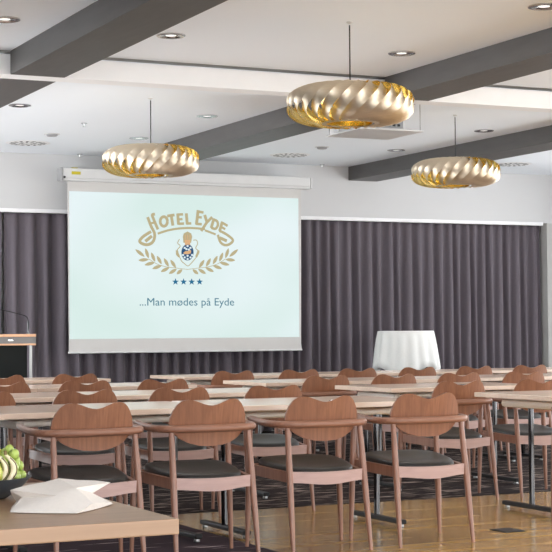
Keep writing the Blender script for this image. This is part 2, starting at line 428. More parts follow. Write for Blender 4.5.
LV = [((30, 95), (120, 168)), ((128, 84), (160, 184)), ((186, 126), (222, 218)), ((242, 160), (288, 244)), ((312, 184), (358, 268)), ((376, 200), (430, 280)),
      ((60, 205), (160, 196)), ((120, 252), (220, 226)), ((196, 290), (290, 256)), ((280, 320), (364, 278)), ((360, 340), (438, 292)), ((438, 344), (494, 296))]
CX = 186.4
for p, q in LV:
    p = zC(p); q = zC(q); leaf(p, q); leaf((2 * CX - p[0], p[1]), (2 * CX - q[0], q[1]))
st = [zC(p) for p in ((160, 190), (230, 235), (300, 262), (370, 276), (440, 283), (552, 297))]
stroke(LA, [sp(*p) for p in st], 0.5 * PX, curve=True); stroke(LA, [sp(2 * CX - p[0], p[1]) for p in st], 0.5 * PX, curve=True)
S(LA, 'laurel', MT['ink_tan'], IM)['label'] = 'two tan laurel branches'
for cx in (174.4, 182.5, 190.6, 198.6):
    b = MB(); pts = []
    for k in range(10):
        a = -PI / 2 + k * PI / 5; rr = 3.5 if k % 2 == 0 else 1.45
        pts.append(sp(cx + rr * math.cos(a), 281.9 + rr * math.sin(a)))
    poly(b, pts, 0.007); S(b, 'star', MT['ink_blue'], IM)
EB = MB()
loop = [(185, 155), (160, 210), (195, 250), (150, 310), (145, 370), (190, 410), (215, 460), (250, 490), (300, 525), (345, 490), (380, 450), (420, 400), (455, 330), (410, 280), (435, 220), (420, 170), (375, 170)]
stroke(EB, [sp(*zD(p)) for p in loop], 0.75 * PX, 0.007, True, 0)
for side in (-1, 1):
    stroke(EB, [sp(*zD((298 + side * x, y))) for x, y in ((150, 310), (140, 350), (118, 400))], 2.2 * PX, 0.0065, True, 0)
poly(EB, [sp(*zD((240 + 0, 205))), sp(*zD((232, 120))), sp(*zD((245, 75))), sp(*zD((295, 50))), sp(*zD((345, 75))), sp(*zD((360, 120))), sp(*zD((345, 205)))][::-1], 0.007, 0)
poly(EB, [sp(*zD(p)) for p in ((255, 165), (335, 165), (330, 240), (262, 240))], 0.008, 2)
for xx in (265, 298, 330): stroke(EB, [sp(*zD((xx, 95))), sp(*zD((xx, 160)))], 0.5 * PX, 0.009, False, 2)
poly(EB, [sp(*zD((295 + 84 * math.cos(2 * PI * k / 28), 338 + 112 * math.sin(2 * PI * k / 28)))) for k in range(28)], 0.008, 1)
for dx, dy in ((-40, -62), (0, -88), (40, -62), (-40, 70), (40, 70), (0, 48), (0, 92), (-62, 36), (62, 36), (-15, -45), (18, -38)):
    poly(EB, [sp(*zD((295 + dx + 15 * math.cos(2 * PI * k / 10), 338 + dy + 15 * math.sin(2 * PI * k / 10)))) for k in range(10)], 0.0105, 3)
poly(EB, [sp(*zD(p)) for p in ((235, 345), (262, 322), (300, 318), (325, 300), (345, 318), (338, 352), (300, 364), (250, 362))], 0.0105, 2)
S(EB, 'crest', [MT['ink_tan'], MT['ink_navy'], MT['ink_orange'], MT['ink_white']], IM)['label'] = 'crowned blue oval crest'

# slogan from a text curve turned into a mesh
cu = bpy.data.curves.new('slogan', 'FONT'); cu.body = '...Man m\u00f8des p\u00e5 Eyde'; cu.size = 1.0; cu.offset = 0.0; cu.resolution_u = 4
to = bpy.data.objects.new('slogan_curve', cu); COL.objects.link(to)
dg = bpy.context.evaluated_depsgraph_get(); me = bpy.data.meshes.new_from_object(to.evaluated_get(dg))
bpy.data.objects.remove(to)
xs = [v.co.x for v in me.vertices]; x0, x1 = min(xs), max(xs)
capz = 0.70
SX0, SX1, SZ = 6.055, 7.165, 1.444
for v in me.vertices:
    x = SX0 + (v.co.x - x0) / (x1 - x0) * (SX1 - SX0); z = SZ + v.co.y / capz * 0.083
    v.co = Vector((x - ox, SY - 0.0065 - oy, z - oz))
me.materials.clear(); me.materials.append(MT['ink_teal'])
so = bpy.data.objects.new('slogan', me); COL.objects.link(so); so.parent = IM
so['label'] = 'teal line of text under the stars'

# ------------------------------------------------------------------ chairs
def make_chair(loc, label):
    t = thing('armchair', label, 'chair', loc, 0, 'walnut armchairs')
    # backrest: bean-shaped bent plywood panel
    top = [(0, .778), (.15, .782), (.32, .796), (.47, .807), (.58, .810), (.70, .806), (.82, .789), (.92, .757), (.98, .722), (1.0, .69)]
    bot = [(0, .574), (.3, .578), (.55, .592), (.75, .613), (.9, .643), (.97, .665), (1.0, .69)]
    def ip(tab, u):
        u = abs(u)
        for (a, za), (b, zb) in zip(tab, tab[1:]):
            if u <= b: k = (u - a) / (b - a); return za + (zb - za) * k
        return tab[-1][1]
    us = [math.sin(PI / 2 * (i / 16.0 - 1)) for i in range(33)]; nv = 8
    hw = 0.2125; th = 0.014
    def bk(u, z): return 0.075 + 0.045 * u * u - 0.10 * max(0, z - 0.62) + 0.0
    vs = []; fs = []
    for s in (0, 1):
        for u in us:
            zt = ip(top, u); zb = ip(bot, u)
            for j in range(nv + 1):
                z = zb + (zt - zb) * j / nv
                vs.append((u * hw, bk(u, z) + s * th, z))
    m = nv + 1; N = len(us) * m
    for i in range(len(us) - 1):
        for j in range(nv):
            a = i * m + j
            fs.append((a, a + m, a + m + 1, a + 1)); fs.append((N + a, N + a + 1, N + a + m + 1, N + a + m))
        for j in (0, nv):
            a = i * m + j; fs.append((a, a + m, N + a + m, N + a))
    MB().add(vs, fs).build('backrest', MT['chair_wood'], t, 50)
    # bent arm rail around the back
    half = [(0.0, .046, .666), (.09, .050, .666), (.18, .066, .666), (.240, .100, .666), (.270, .155, .667), (.278, .23, .670), (.276, .32, .676), (.268, .40, .681), (.258, .47, .683)]
    path = [(-x, y, z) for x, y, z in half[:0:-1]] + half
    pts = [tuple(p) for p in smooth_pts(path, 4)]
    n = len(pts); rad = []
    for i in range(n):
        e = min(i, n - 1 - i) / 3.0
        rad.append(0.0170 * (0.55 + 0.45 * min(1, e)) * (1 + 0.12 * math.sin(PI * i / (n - 1))))
    MB().tube(pts, rad, 12, (0.95, 1.0)).build('arm_rail', MT['chair_rail'], t, 60)
    for sx in (-1, 1):
        a = Vector((sx * .226, .0, .0)); b = Vector((sx * .212, .090, .660)); k = []
        MB().tube([a + (b - a) * q for q in (0, .1, .35, .62, .85, 1)], [.010, .0115, .016, .0175, .0155, .0135], 12).build('leg', MT['chair_leg'], t, 60)
        a = Vector((sx * .285, .445, .0)); b = Vector((sx * .262, .44, .676))
        MB().tube([a + (b - a) * q for q in (0, .1, .35, .62, .85, 1)], [.010, .0115, .016, .0175, .0155, .013], 12).build('leg', MT['chair_leg'], t, 60)
    # seat frame: rear apron (wavy lower edge), side rails, front rail
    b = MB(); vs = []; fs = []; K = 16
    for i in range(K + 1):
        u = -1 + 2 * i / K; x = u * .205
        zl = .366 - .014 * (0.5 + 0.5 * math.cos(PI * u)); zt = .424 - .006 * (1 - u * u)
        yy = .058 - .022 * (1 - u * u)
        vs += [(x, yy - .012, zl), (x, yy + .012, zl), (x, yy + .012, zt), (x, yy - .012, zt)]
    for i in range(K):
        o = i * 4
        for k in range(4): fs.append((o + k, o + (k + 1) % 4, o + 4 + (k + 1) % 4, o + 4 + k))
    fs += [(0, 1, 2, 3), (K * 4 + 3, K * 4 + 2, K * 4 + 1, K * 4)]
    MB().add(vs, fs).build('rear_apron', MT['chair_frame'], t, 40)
    for sx in (-1, 1):
        MB().add([(sx * (.207 - .011), .07, .366), (sx * (.207 + .011), .07, .366), (sx * (.207 + .011), .07, .420), (sx * (.207 - .011), .07, .420),
                  (sx * (.258 - .011), .43, .386), (sx * (.258 + .011), .43, .386), (sx * (.258 + .011), .43, .440), (sx * (.258 - .011), .43, .440)],
                 [(0, 1, 2, 3), (7, 6, 5, 4), (0, 4, 5, 1), (1, 5, 6, 2), (2, 6, 7, 3), (3, 7, 4, 0)]).build('side_rail', MT['chair_leg'], t)
    MB().box(-.255, .255, .43, .452, .388, .442, .004).build('front_rail', MT['chair_leg'], t)
    # leather seat pad: rounded trapezoid, dished
    out = []
    for k in range(56):
        a = 2 * PI * k / 56; c, s = math.cos(a), math.sin(a)
        ex = abs(c) ** 0.62 * (1 if c > 0 else -1); ey = abs(s) ** 0.62 * (1 if s > 0 else -1)
        y = .275 + ey * .225; wx = .198 + (y - .05) / .45 * .058
        if ey < 0: y -= 0.018 * (1 - abs(ex) ** 2) * (-ey)
        out.append((ex * wx, y))
    rings = [(.90, .444), (.985, .447), (1.0, .458), (.99, .470), (.95, .479), (.86, .483), (.65, .480), (.4, .475), (.15, .473)]
    vs = []; fs = []; n = 56
    for s, z in rings:
        for x, y in out:
            yy = .275 + (y - .275) * s
            vs.append((x * s, yy, z - .025 + (yy - .275) * .10))
    for i in range(len(rings) - 1):
        for k in range(n): fs.append((i * n + k, i * n + (k + 1) % n, (i + 1) * n + (k + 1) % n, (i + 1) * n + k))
    fs.append(tuple(range(n))[::-1]); fs.append(tuple((len(rings) - 1) * n + k for k in range(n)))
    MB().add(vs, fs).build('seat', MT['leather'], t, 70)
    return t

CH = [  # x, y, label
 (2.553, 7.32, 'walnut armchair in the front row, directly behind the white napkin'),
 (3.168, 7.33, 'walnut armchair in the front row, just right of the near oak table corner'),
 (3.825, 7.36, 'walnut armchair in the front row, third from the left, rear legs on oak floor'),
 (4.454, 7.36, 'walnut armchair in the front row, fourth from left, nothing covering its back'),
 (5.80, 7.36, 'walnut armchair at the right picture edge of the front row, only its leg in view'),
 (2.49, 9.15, 'walnut armchair of the second row cut by the left picture edge, above the fruit'),
 (3.13, 9.15, 'walnut armchair of the second row peeking over the armchair behind the napkin'),
 (3.745, 9.15, 'walnut armchair of the second row under the left half of the slide text'),
 (4.395, 9.15, 'walnut armchair of the second row below the right screen part, left of aisle'),
 (5.79, 9.15, 'walnut armchair of the second row first right of the aisle, by the brown table end'),
 (6.44, 9.15, 'walnut armchair of the second row half under the nearest right-hand table'),
 (3.12, 10.93, 'walnut armchair of the third row at the left picture edge, in front of the lectern'),
 (3.730, 10.93, 'walnut armchair of the third row under the left edge of the screen'),
 (4.335, 10.93, 'walnut armchair of the third row below the emblem, last one before the aisle'),
 (5.694, 10.93, 'walnut armchair of the third row first right of the aisle, beneath the screen right corner'),
 (6.298, 10.93, 'walnut armchair of the third row before the left side of the draped table'),
 (6.905, 10.93, 'walnut armchair of the third row right of the draped round table'),
 (7.53, 10.93, 'walnut armchair of the third row farthest right, near the gray wall corner'),
 (3.663, 12.88, 'walnut armchair of the back row directly below the lectern'),
 (4.303, 12.88, 'walnut armchair of the back row just left of the left screen edge'),
 (5.770, 12.88, 'walnut armchair of the back row first right of the aisle below the slide text end'),
 (6.423, 12.88, 'walnut armchair of the back row under the bottom right of the screen'),
 (7.023, 12.88, 'walnut armchair of the back row between the screen and the draped round table'),
 (7.667, 12.88, 'walnut armchair of the back row directly before the draped round table'),
 (8.295, 12.88, 'walnut armchair of the back row just right of the draped round table'),
 (8.93, 12.88, 'walnut armchair of the back row at far right, closest to the gray wall'),
]
proto = make_chair(CH[0][:2] + (0.004,), CH[0][2])
for x, y, lab in CH[1:]:
    dup(proto, (x, y, 0.004 if y < 9 else 0.0), lab, {(3.168, 7.33): .03}.get((x, y), 0.0))
proto.rotation_euler.z = math.radians(2.5)

# ------------------------------------------------------------------ conference tables
TZ = 0.742; TD = 0.86; TL = 1.294
def make_table(loc, label):
    t = thing('conference_table', label, 'table', loc, 0, 'oak conference tables')
    MB().box(0, TL, 0, TD, TZ - 0.030, TZ, 0.004).build('tabletop', MT['table_top'], t)
    MB().tube([(0.15, 0.15, TZ - 0.062), (TL - 0.15, 0.15, TZ - 0.062)], 0.019, 12).build('long_rail', MT['cream_tube'], t, 50)
    MB().tube([(0.15, TD - 0.15, TZ - 0.062), (TL - 0.15, TD - 0.15, TZ - 0.062)], 0.019, 12).build('long_rail', MT['cream_tube'], t, 50)
    for x in (0.145, TL - 0.145):
        MB().box(x - 0.035, x + 0.035, 0.14, TD - 0.14, TZ - 0.092, TZ - 0.042, 0.022).box(x - 0.02, x + 0.02, 0.2, TD - 0.2, TZ - 0.042, TZ - 0.029).build('end_bracket', MT['cream_tube'], t, 50)
        MB().tube([(x, TD / 2, 0.045), (x, TD / 2, TZ - 0.08)], 0.018, 14).build('post', MT['post'], t, 50)
        b = MB().box(x - 0.022, x + 0.022, TD / 2 - 0.31, TD / 2 + 0.31, 0.018, 0.046, 0.008)
        f = b.build('foot_bar', MT['black_metal'], t)
        for yy in (TD / 2 - 0.28, TD / 2 + 0.28):
            MB().lathe([(0.016, 0.0), (0.018, 0.006), (0.014, 0.02)], x, yy, 12).build('glide', MT['alu'], f, 50)
    return t
TB = [
 (3.532, 7.985, 'oak conference table in the front row, third from left, ending at the aisle'),
 (2.236, 7.985, 'oak conference table in the front row behind the two leftmost armchairs'),
 (0.936, 7.87, 'oak conference table in the front row at the left picture edge, set slightly nearer'),
 (5.645, 7.985, 'oak conference table in front row right of the aisle, brown end facing the aisle'),
 (3.532, 9.86, 'oak conference table of the second row left block, at the aisle'),
 (2.236, 9.86, 'oak conference table of the second row at left picture edge'),
 (5.60, 9.86, 'oak conference table of the second row right of the aisle, dark end showing'),
 (3.532, 11.56, 'oak conference table of the third row left block, at the aisle'),
 (2.236, 11.56, 'oak conference table of the third row at left picture edge, mostly hidden by armchairs'),
 (5.42, 11.56, 'oak conference table of the third row right of the aisle, below the slide text'),
 (6.72, 11.56, 'oak conference table of the third row before the draped round table'),
 (8.02, 11.56, 'oak conference table of the third row at the right picture edge'),
 (3.532, 13.57, 'oak conference table of the back row in front of the lectern'),
 (5.53, 13.57, 'oak conference table of the back row right of the aisle, below the laurel emblem'),
 (6.83, 13.57, 'oak conference table of the back row under the right end of the screen'),
 (8.13, 13.57, 'oak conference table of the back row right before the draped round table'),
 (9.43, 13.57, 'oak conference table of the back row at the right picture edge'),
]
tp = make_table((TB[0][0], TB[0][1], 0.0), TB[0][2])
for x, y, lab in TB[1:]: dup(tp, (x, y, 0.0), lab)
for o in list(COL.objects):
    if o.name.startswith('conference_table') and o.location.y < 9:
        o.location.z = 0.004
        if 2 < o.location.x < 3: o.rotation_euler.z = math.radians(3.2); o.location.y -= .095
        elif o.location.x < 2: o.rotation_euler.z = math.radians(3.2); o.location.y -= .09
        elif o.location.x < 4: o.rotation_euler.z = math.radians(0.8); o.location.y -= .015

# pens lying on the tables
pens = [(4.27, 8.12, .2, 'black pen on the front-row table left of the third armchair'),
        (6.02, 11.72, .3, 'dark pen on the third-row table right of the aisle'),
        (6.28, 10.02, .2, 'dark pen on the second-row table right of the aisle'),
        (8.6, 11.75, .25, 'dark pen on the third-row table at the right')]
pp = None
for x, y, a, lab in pens:
    if pp is None:
        b = MB().tube([(-.07, 0, .006), (.055, 0, .006), (.07, 0, .005)], [.005, .005, .0015], 8)
        pp = thing('pen', lab, 'pen', (x, y, TZ + (0.004 if y < 9 else 0)), a, 'pens on the tables')
        b.build('barrel', MT['black_plastic'], pp, 50)
        MB().box(-.065, -.03, -.002, .002, .010, .013).build('clip', MT['chrome'], pp)
    else: dup(pp, (x, y, TZ), lab, a)

# floor socket plate
fb = thing('floor_socket', 'small dark floor socket plate set in the oak floor', 'floor socket', (5.13, 7.70, 0.004))
MB().box(-.07, .07, -.085, .085, 0, .004, .001).build('frame', MT['dark_slot'], fb)
MB().box(-.058, .058, -.072, .072, .004, .006).build('lid', MT['black_plastic'], fb)

# ------------------------------------------------------------------ draped high table
dt = thing('high_table', 'round standing table hidden under a white cloth beside the dark curtain', 'table', (8.885, 15.3, 0))
MB().lathe([(0.0001, 1.118), (0.298, 1.118), (0.303, 1.124), (0.303, 1.138), (0.298, 1.143), (0.0001, 1.143)], n=40, cap=False).build('tabletop', MT['white_metal'], dt, 30)
MB().tube([(0, 0, 0.02), (0, 0, 1.118)], 0.03, 16).build('post', MT['chrome'], dt, 40)
MB().lathe([(0.24, 0.0), (0.24, 0.012), (0.05, 0.035), (0.03, 0.06)], n=32).build('base', MT['black_metal'], dt, 30)
def cloth():
    n = 144; prof = []; vs = []; fs = []; rr = random.Random(4)
    phs = [rr.uniform(0, 6.28) for _ in range(4)]
    lev = [0.0, .02, .06, .12, .2, .32, .46, .62, .8, 1.0]
    vs.append((0, 0, 1.147)); rings = []
    for q in (0.35, 0.7, 0.93, 1.0): rings.append([(q * .308 * math.cos(2 * PI * k / n), q * .308 * math.sin(2 * PI * k / n), 1.147 - (0.001 if q == 1 else 0)) for k in range(n)])
    for t in lev[1:]:
        ring = []
        for k in range(n):
            a = 2 * PI * k / n
            drop = .46 - .075 * math.cos(4 * (a - .15)) - .10 * max(0, math.cos(a + 0.25)) ** 6
            f = 0.5 * math.sin(17 * a + phs[0] + .6 * math.sin(3 * a + phs[1])) + 0.5 * math.sin(9 * a + phs[2]) * math.sin(2 * a + phs[3])
            r = .308 + .008 * (1 - math.exp(-t * 14)) + .060 * t + f * .026 * min(1, t * 6) * t ** 0.35
            ring.append((r * math.cos(a), r * math.sin(a), 1.146 - .006 * min(1, t * 20) - drop * t))
        rings.append(ring)
    for r_ in rings: vs += r_
    for k in range(n): fs.append((0, 1 + k, 1 + (k + 1) % n))
    for i in range(len(rings) - 1):
        for k in range(n): fs.append((1 + i * n + k, 1 + i * n + (k + 1) % n, 1 + (i + 1) * n + (k + 1) % n, 1 + (i + 1) * n + k))
    o = MB().add(vs, fs).build('tablecloth', MT['cloth'], None, 180, (8.885, 15.3, 0))
    m = o.modifiers.new('thickness', 'SOLIDIFY'); m.thickness = 0.002; m.offset = 1
    tag(o, 'white cloth hanging in folds over the round standing table', 'tablecloth')
cloth()

# ------------------------------------------------------------------ lectern with microphone
LX, LY = 4.135, 14.95
le = thing('lectern', 'lectern with tan edged gray top box and dark panel at left of the screen', 'lectern', (LX, LY, 0))
MB().box(-.36, .36, -.20, .20, 1.122, 1.148, .003).build('top_board', MT['lectern_wood'], le)
MB().box(-.36, .36, -.20, .20, 1.041, 1.058, .003).build('lower_board', MT['lectern_wood'], le)
bx = MB().box(-.345, .345, -.19, .19, 1.058, 1.122).build('box_panel', MT['lectern_gray'], le)
MB().box(.085, .135, -.196, -.19, 1.083, 1.097, .002).build('badge', MT['chrome'], bx)
MB().box(.345, .36, -.19, .19, 1.058, 1.122).build('side_panel', MT['lectern_gray'], le)
for sx in (-.315, .315):
    for yy in (-.165, .15):
        MB().tube([(sx, yy, .04), (sx, yy, 1.041)], .017, 12).build('post', MT['alu'], le, 40)
MB().box(-.295, .285, -.15, -.13, .12, 1.041).build('front_panel', MT['lectern_dark'], le)
MB().box(-.34, .34, -.22, .22, 0, .04, .006).build('base', MT['black_metal'], le)
mi = thing('microphone', 'thin gooseneck microphone rising from the right end of the lectern', 'microphone', (LX + .335, LY - .02, 1.148))
MB().lathe([(.022, 0), (.022, .008), (.010, .014), (.009, .12), (.006, .125)], n=16).build('stand', MT['post'], mi, 40)
MB().tube(smooth_pts([(0, 0, .12), (-.005, 0, .15), (-.03, 0, .175), (-.10, 0, .195), (-.22, 0, .225), (-.34, 0, .25)], 5), .0045, 8).build('gooseneck', MT['black_metal'], mi, 60)
MB().tube([(-.34, 0, .25), (-.36, 0, .256), (-.42, 0, .272), (-.43, 0, .274)], [.006, .011, .011, .006], 12).build('capsule', MT['black_plastic'], mi, 50)

# ------------------------------------------------------------------ pendants
def make_pendant(loc, label):
    t = thing('pendant_lamp', label, 'lamp', loc, 0, 'spiral metal pendant lamps')
    # origin at shade centre
    N = 27; R0 = .150; A = .240; B = .116; tw = math.radians(50); K = 24; W = 4
    vs = []; fs = []; mi = []
    for k in range(N):
        base = 2 * PI * k / N; off = []
        for side in (0, 1):
            o = len(vs); off.append(o)
            for i in range(K + 1):
                s = i / K; ph = math.radians(82) - s * math.radians(164)
                th0 = base + tw * (0.5 - s)
                hw = (PI / N) * 1.02
                for j in range(W + 1):
                    q = -1 + 2 * j / W
                    th = th0 + q * hw
                    louv = -.062 * q * math.sin(2 * ph) * .5
                    r = R0 + (A + louv) * math.cos(ph) - side * .0018
                    z = (B + louv * .6) * math.sin(ph) * (1 - side * .008)
                    vs.append((r * math.cos(th), r * math.sin(th), z))
            for i in range(K):
                for j in range(W):
                    a = o + i * (W + 1) + j
                    fs.append((a, a + 1, a + W + 2, a + W + 1)); mi.append(side)
    me = bpy.data.meshes.new('shade'); me.from_pydata(vs, [], fs); me.materials.append(MT['brass_out']); me.materials.append(MT['brass_in'])
    for p, m in zip(me.polygons, mi): p.material_index = m; p.use_smooth = True
    o = bpy.data.objects.new('shade', me); COL.objects.link(o); o.parent = t
    MB().lathe([(.15, .118), (.20, .119), (.20, .123), (.15, .123)], n=48, cap=False).add([], []).build('top_ring', MT['brass_out'], t, 30)
    MB().lathe([(.15, -.119), (.180, -.117), (.180, -.113), (.15, -.115)], n=48, cap=False).build('bottom_ring', MT['brass_out'], t, 30)
    MB().lathe([(.012, .13), (.022, .125), (.022, .05), (.016, .045)], n=20).tube([(-.17, 0, .121), (.17, 0, .121)], .004, 6).tube([(0, -.17, .121), (0, .17, .121)], .004, 6).build('lamp_holder', MT['black_metal'], t, 40)
    MB().sphere((0, 0, 0.005), .045, 14).build('bulb', MT['bulb'], t, 80)
    L = CEIL - loc[2]
    MB().tube([(0, 0, .13), (0, 0, L - .02)], .0045, 8).build('cord', MT['black_plastic'], t, 50)
    MB().lathe([(.02, L), (.02, L - .006), (.006, L - .012)], n=24).build('ceiling_cap', MT['white_metal'], t, 40)
    return t
p1 = make_pendant((4.664, 8.683, 2.552), 'largest and nearest brass spiral pendant lamp, top centre right')
dup(p1, (4.677, 12.156, 2.552), 'brass spiral pendant lamp hanging left, in front of the screen housing')
dup(p1, (7.552, 12.091, 2.552), 'brass spiral pendant lamp hanging at the right before the bare white wall')

# ------------------------------------------------------------------ ceiling fittings
dl = thing('downlight', '', 'downlight', (3.81, 9.53, CEIL), 0, 'recessed chrome downlights')
MB().lathe([(.095, 0), (.095, -.006), (.082, -.010), (.066, -.006), (.036, -.003), (.034, -.001)], n=32, cap=False).build('trim_ring', MT['chrome'], dl, 40)
MB().lathe([(.0001, -.0025), (.035, -.0025), (.035, -.0005), (.0001, -.0005)], n=28, cap=False).build('lens', MT['lens'], dl)
dl['label'] = 'chrome downlight beside the dark left beam, above the left of the screen'
for x, y, lab in [(2.68, 9.43, 'chrome downlight at the left picture edge in the near ceiling'),
                  (5.52, 9.52, 'chrome downlight right of the cord of the nearest pendant'),
                  (5.50, 7.80, 'chrome downlight at the top right corner of the picture'),
                  (8.40, 12.93, 'chrome downlight above the right-hand pendant, before the right dark beam'),
                  (5.53, 12.98, 'chrome downlight right of the left pendant cord, before the middle beam'),
                  (8.43, 14.68, 'chrome downlight under the projector plate near the right dark beam'),
                  (3.81, 12.95, 'chrome downlight at the far left over the round ceiling vent'),
                  (5.535, 14.71, 'chrome downlight just behind the left pendant cord')]:
    dup(dl, (x, y, CEIL), lab)
vt = thing('ceiling_vent', 'round swirl ceiling vent at far left near the upper wall', 'vent', (4.646, 15.507, CEIL), 0, 'round swirl ceiling vents')
MB().lathe([(.0001, -.004), (.215, -.004), (.225, 0.0)], n=40, cap=False).build('face_plate', MT['white_beam'], vt, 40)
b = MB()
for ring, nn, ra, rb in ((0, 16, .125, .185), (1, 9, .05, .09)):
    for k in range(nn):
        a = 2 * PI * k / nn; w = PI / nn * .48
        b.add([(ra * math.cos(a - w), ra * math.sin(a - w), -.0055), (ra * math.cos(a + w), ra * math.sin(a + w), -.0055),
               (rb * math.cos(a + w * .8 + .1), rb * math.sin(a + w * .8 + .1), -.0055), (rb * math.cos(a - w * .8 + .1), rb * math.sin(a - w * .8 + .1), -.0055)], [(0, 1, 2, 3)])
b.build('slots', MT['dark_slot'], vt)
dup(vt, (7.589, 15.524, CEIL), 'round swirl ceiling vent above the right end of the screen housing')
dup(vt, (10.425, 15.45, CEIL), 'round swirl ceiling vent behind the right-hand pendant lamp')
sd = thing('smoke_detector', 'flat white ceiling sensor left of the left pendant, nearest the round vent', 'sensor', (4.649, 14.72, CEIL), 0, 'round ceiling sensors')
MB().lathe([(.055, 0), (.055, -.012), (.045, -.022), (.0001, -.024)], n=24, cap=False).build('body', MT['gray_plastic'], sd, 40)
MB().lathe([(.075, 0), (.075, -.004), (.055, -.005)], n=24, cap=False).build('mounting_ring', MT['white_metal'], sd, 40)
dup(sd, (7.571, 14.726, CEIL), 'flat ceiling sensor above the screen housing right end, before the vent')
sk = thing('sprinkler', 'tiny chrome sprinkler head in the ceiling left of the left pendant cord', 'sprinkler', (4.675, 13.84, CEIL), 0, 'chrome sprinkler heads')
MB().lathe([(.03, 0), (.03, -.006), (.012, -.010), (.010, -.03), (.02, -.034), (.0001, -.036)], n=18, cap=False).build('head', MT['chrome'], sk, 40)
for x, y, lab in [(5.45, 16.28, 'tiny chrome sprinkler head where ceiling meets wall above the screen left end'),
                  (8.37, 16.28, 'tiny chrome sprinkler head where ceiling meets wall above the screen right end')]:
    dup(sk, (x, y, CEIL), lab)

# projector lift plate and projector
pl = thing('projector_lift', 'square gray projector plate hung on thin wires below the ceiling', 'projector mount', (6.5, 11.68, 2.80))
MB().box(-.30, .30, -.30, .30, 0, .012, .002).build('plate', MT['white_metal'], pl)
for sx in (-.28, .28):
    for sy in (-.28, .28): MB().tube([(sx, sy, .012), (sx, sy, CEIL - 2.80)], .003, 6).build('wire', MT['alu'], pl)
pj = thing('projector', 'white projector resting on the hanging plate behind the nearest pendant', 'projector', (6.50, 11.72, 2.812))
bd = MB().box(-.22, .22, -.17, .20, .012, .115, .015).build('body', MT['white_metal'], pj, 40)
MB().box(-.10, .20, -.176, -.168, .03, .10).build('connector_panel', MT['gray_plastic'], pj)
b = MB()
for k in range(6): b.box(-.08 + k * .045, -.055 + k * .045, -.179, -.175, .045, .065)
b.build('sockets', MT['black_plastic'], pj)
MB().lathe([(.045, 0), (.045, .03), (.03, .03)], n=24).build('lens', MT['black_plastic'], pj, 40).matrix_local = Matrix.Translation((0.08, .19, .065)) @ Matrix.Rotation(-PI / 2, 4, 'X')
for sx in (-.18, .18):
    for sy in (-.13, .15): MB().lathe([(.012, 0), (.014, .014)], sx, sy, 12).build('foot', MT['black_plastic'], pj)

# ------------------------------------------------------------------ buffet table in the foreground
bt = thing('buffet_table', 'pale oak table in the near left corner holding napkin and fruit', 'table', (0.0, 3.234, 0))
MB().box(-.2, 1.306, 0, .98, TZ - .034, TZ, .003).build('tabletop', MT['oak_buffet'], bt)
for x in (-.05, 0.86):
    MB().tube([(x, .49, .045), (x, .49, TZ - .034)], .022, 14).build('post', MT['black_metal'], bt, 50)
    MB().box(x - .025, x + .025, .15, .83, .008, .046, .008).build('foot_bar', MT['black_metal'], bt)
bt.location.z = 0.004
TT = TZ + 0.004

# napkin: folded linen, pointed corners, closed volume
def nap():
    z = TT
    V = dict(L1=(1.011, 3.52, z + .002), F=(1.137, 3.425, z + .002), R1=(1.275, 3.570, z + .003), NL=(1.062, 3.60, z + .026), NR=(1.232, 3.60, z + .028),
             L2=(1.034, 3.60, z + .044), R2=(1.293, 3.64, z + .046), T1=(1.135, 3.66, z + .053), T2=(1.170, 3.66, z + .060), T3=(1.215, 3.66, z + .054),
             M=(1.120, 3.52, z + .034), M2=(1.175, 3.55, z + .046), P=(1.19, 3.47, z + .018), BL=(1.09, 3.74, z + .002), BR=(1.27, 3.76, z + .002))
    k = list(V); ix = {n: i for i, n in enumerate(k)}
    F = [('L1', 'F', 'P', 'M'), ('L1', 'M', 'NL'), ('F', 'R1', 'P'), ('R1', 'NR', 'P'), ('P', 'NR', 'M2'), ('P', 'M2', 'M'), ('NL', 'M', 'L2'), ('L2', 'M', 'T1'),
         ('T1', 'M', 'M2', 'T2'), ('T2', 'M2', 'T3'), ('T3', 'M2', 'R2'), ('R2', 'M2', 'NR'), ('L2', 'T1', 'BL'), ('NL', 'L2', 'BL'), ('L1', 'NL', 'BL'),
         ('T1', 'T2', 'BL'), ('T2', 'BR', 'BL'), ('T2', 'T3', 'BR'), ('T3', 'R2', 'BR'), ('R2', 'NR', 'BR'), ('NR', 'R1', 'BR'), ('L1', 'BL', 'BR', 'R1', 'F')]
    o = MB().add([V[n] for n in k], [[ix[n] for n in f] for f in F]).build('napkin', MT['napkin'])
    bm = bmesh.new(); bm.from_mesh(o.data)
    bmesh.ops.triangulate(bm, faces=bm.faces); bmesh.ops.subdivide_edges(bm, edges=bm.edges, cuts=1, use_grid_fill=True, smooth=0.06)
    bmesh.ops.subdivide_edges(bm, edges=bm.edges, cuts=1, use_grid_fill=True, smooth=0.03)
    for v in bm.verts: v.co.z = max(v.co.z, z + .001)
    bm.to_mesh(o.data); bm.free()
    for p in o.data.polygons: p.use_smooth = True
    o.data.set_sharp_from_angle(angle=math.radians(16))
    tag(o, 'white folded napkin with pointed corners on the near oak table', 'napkin')
nap()

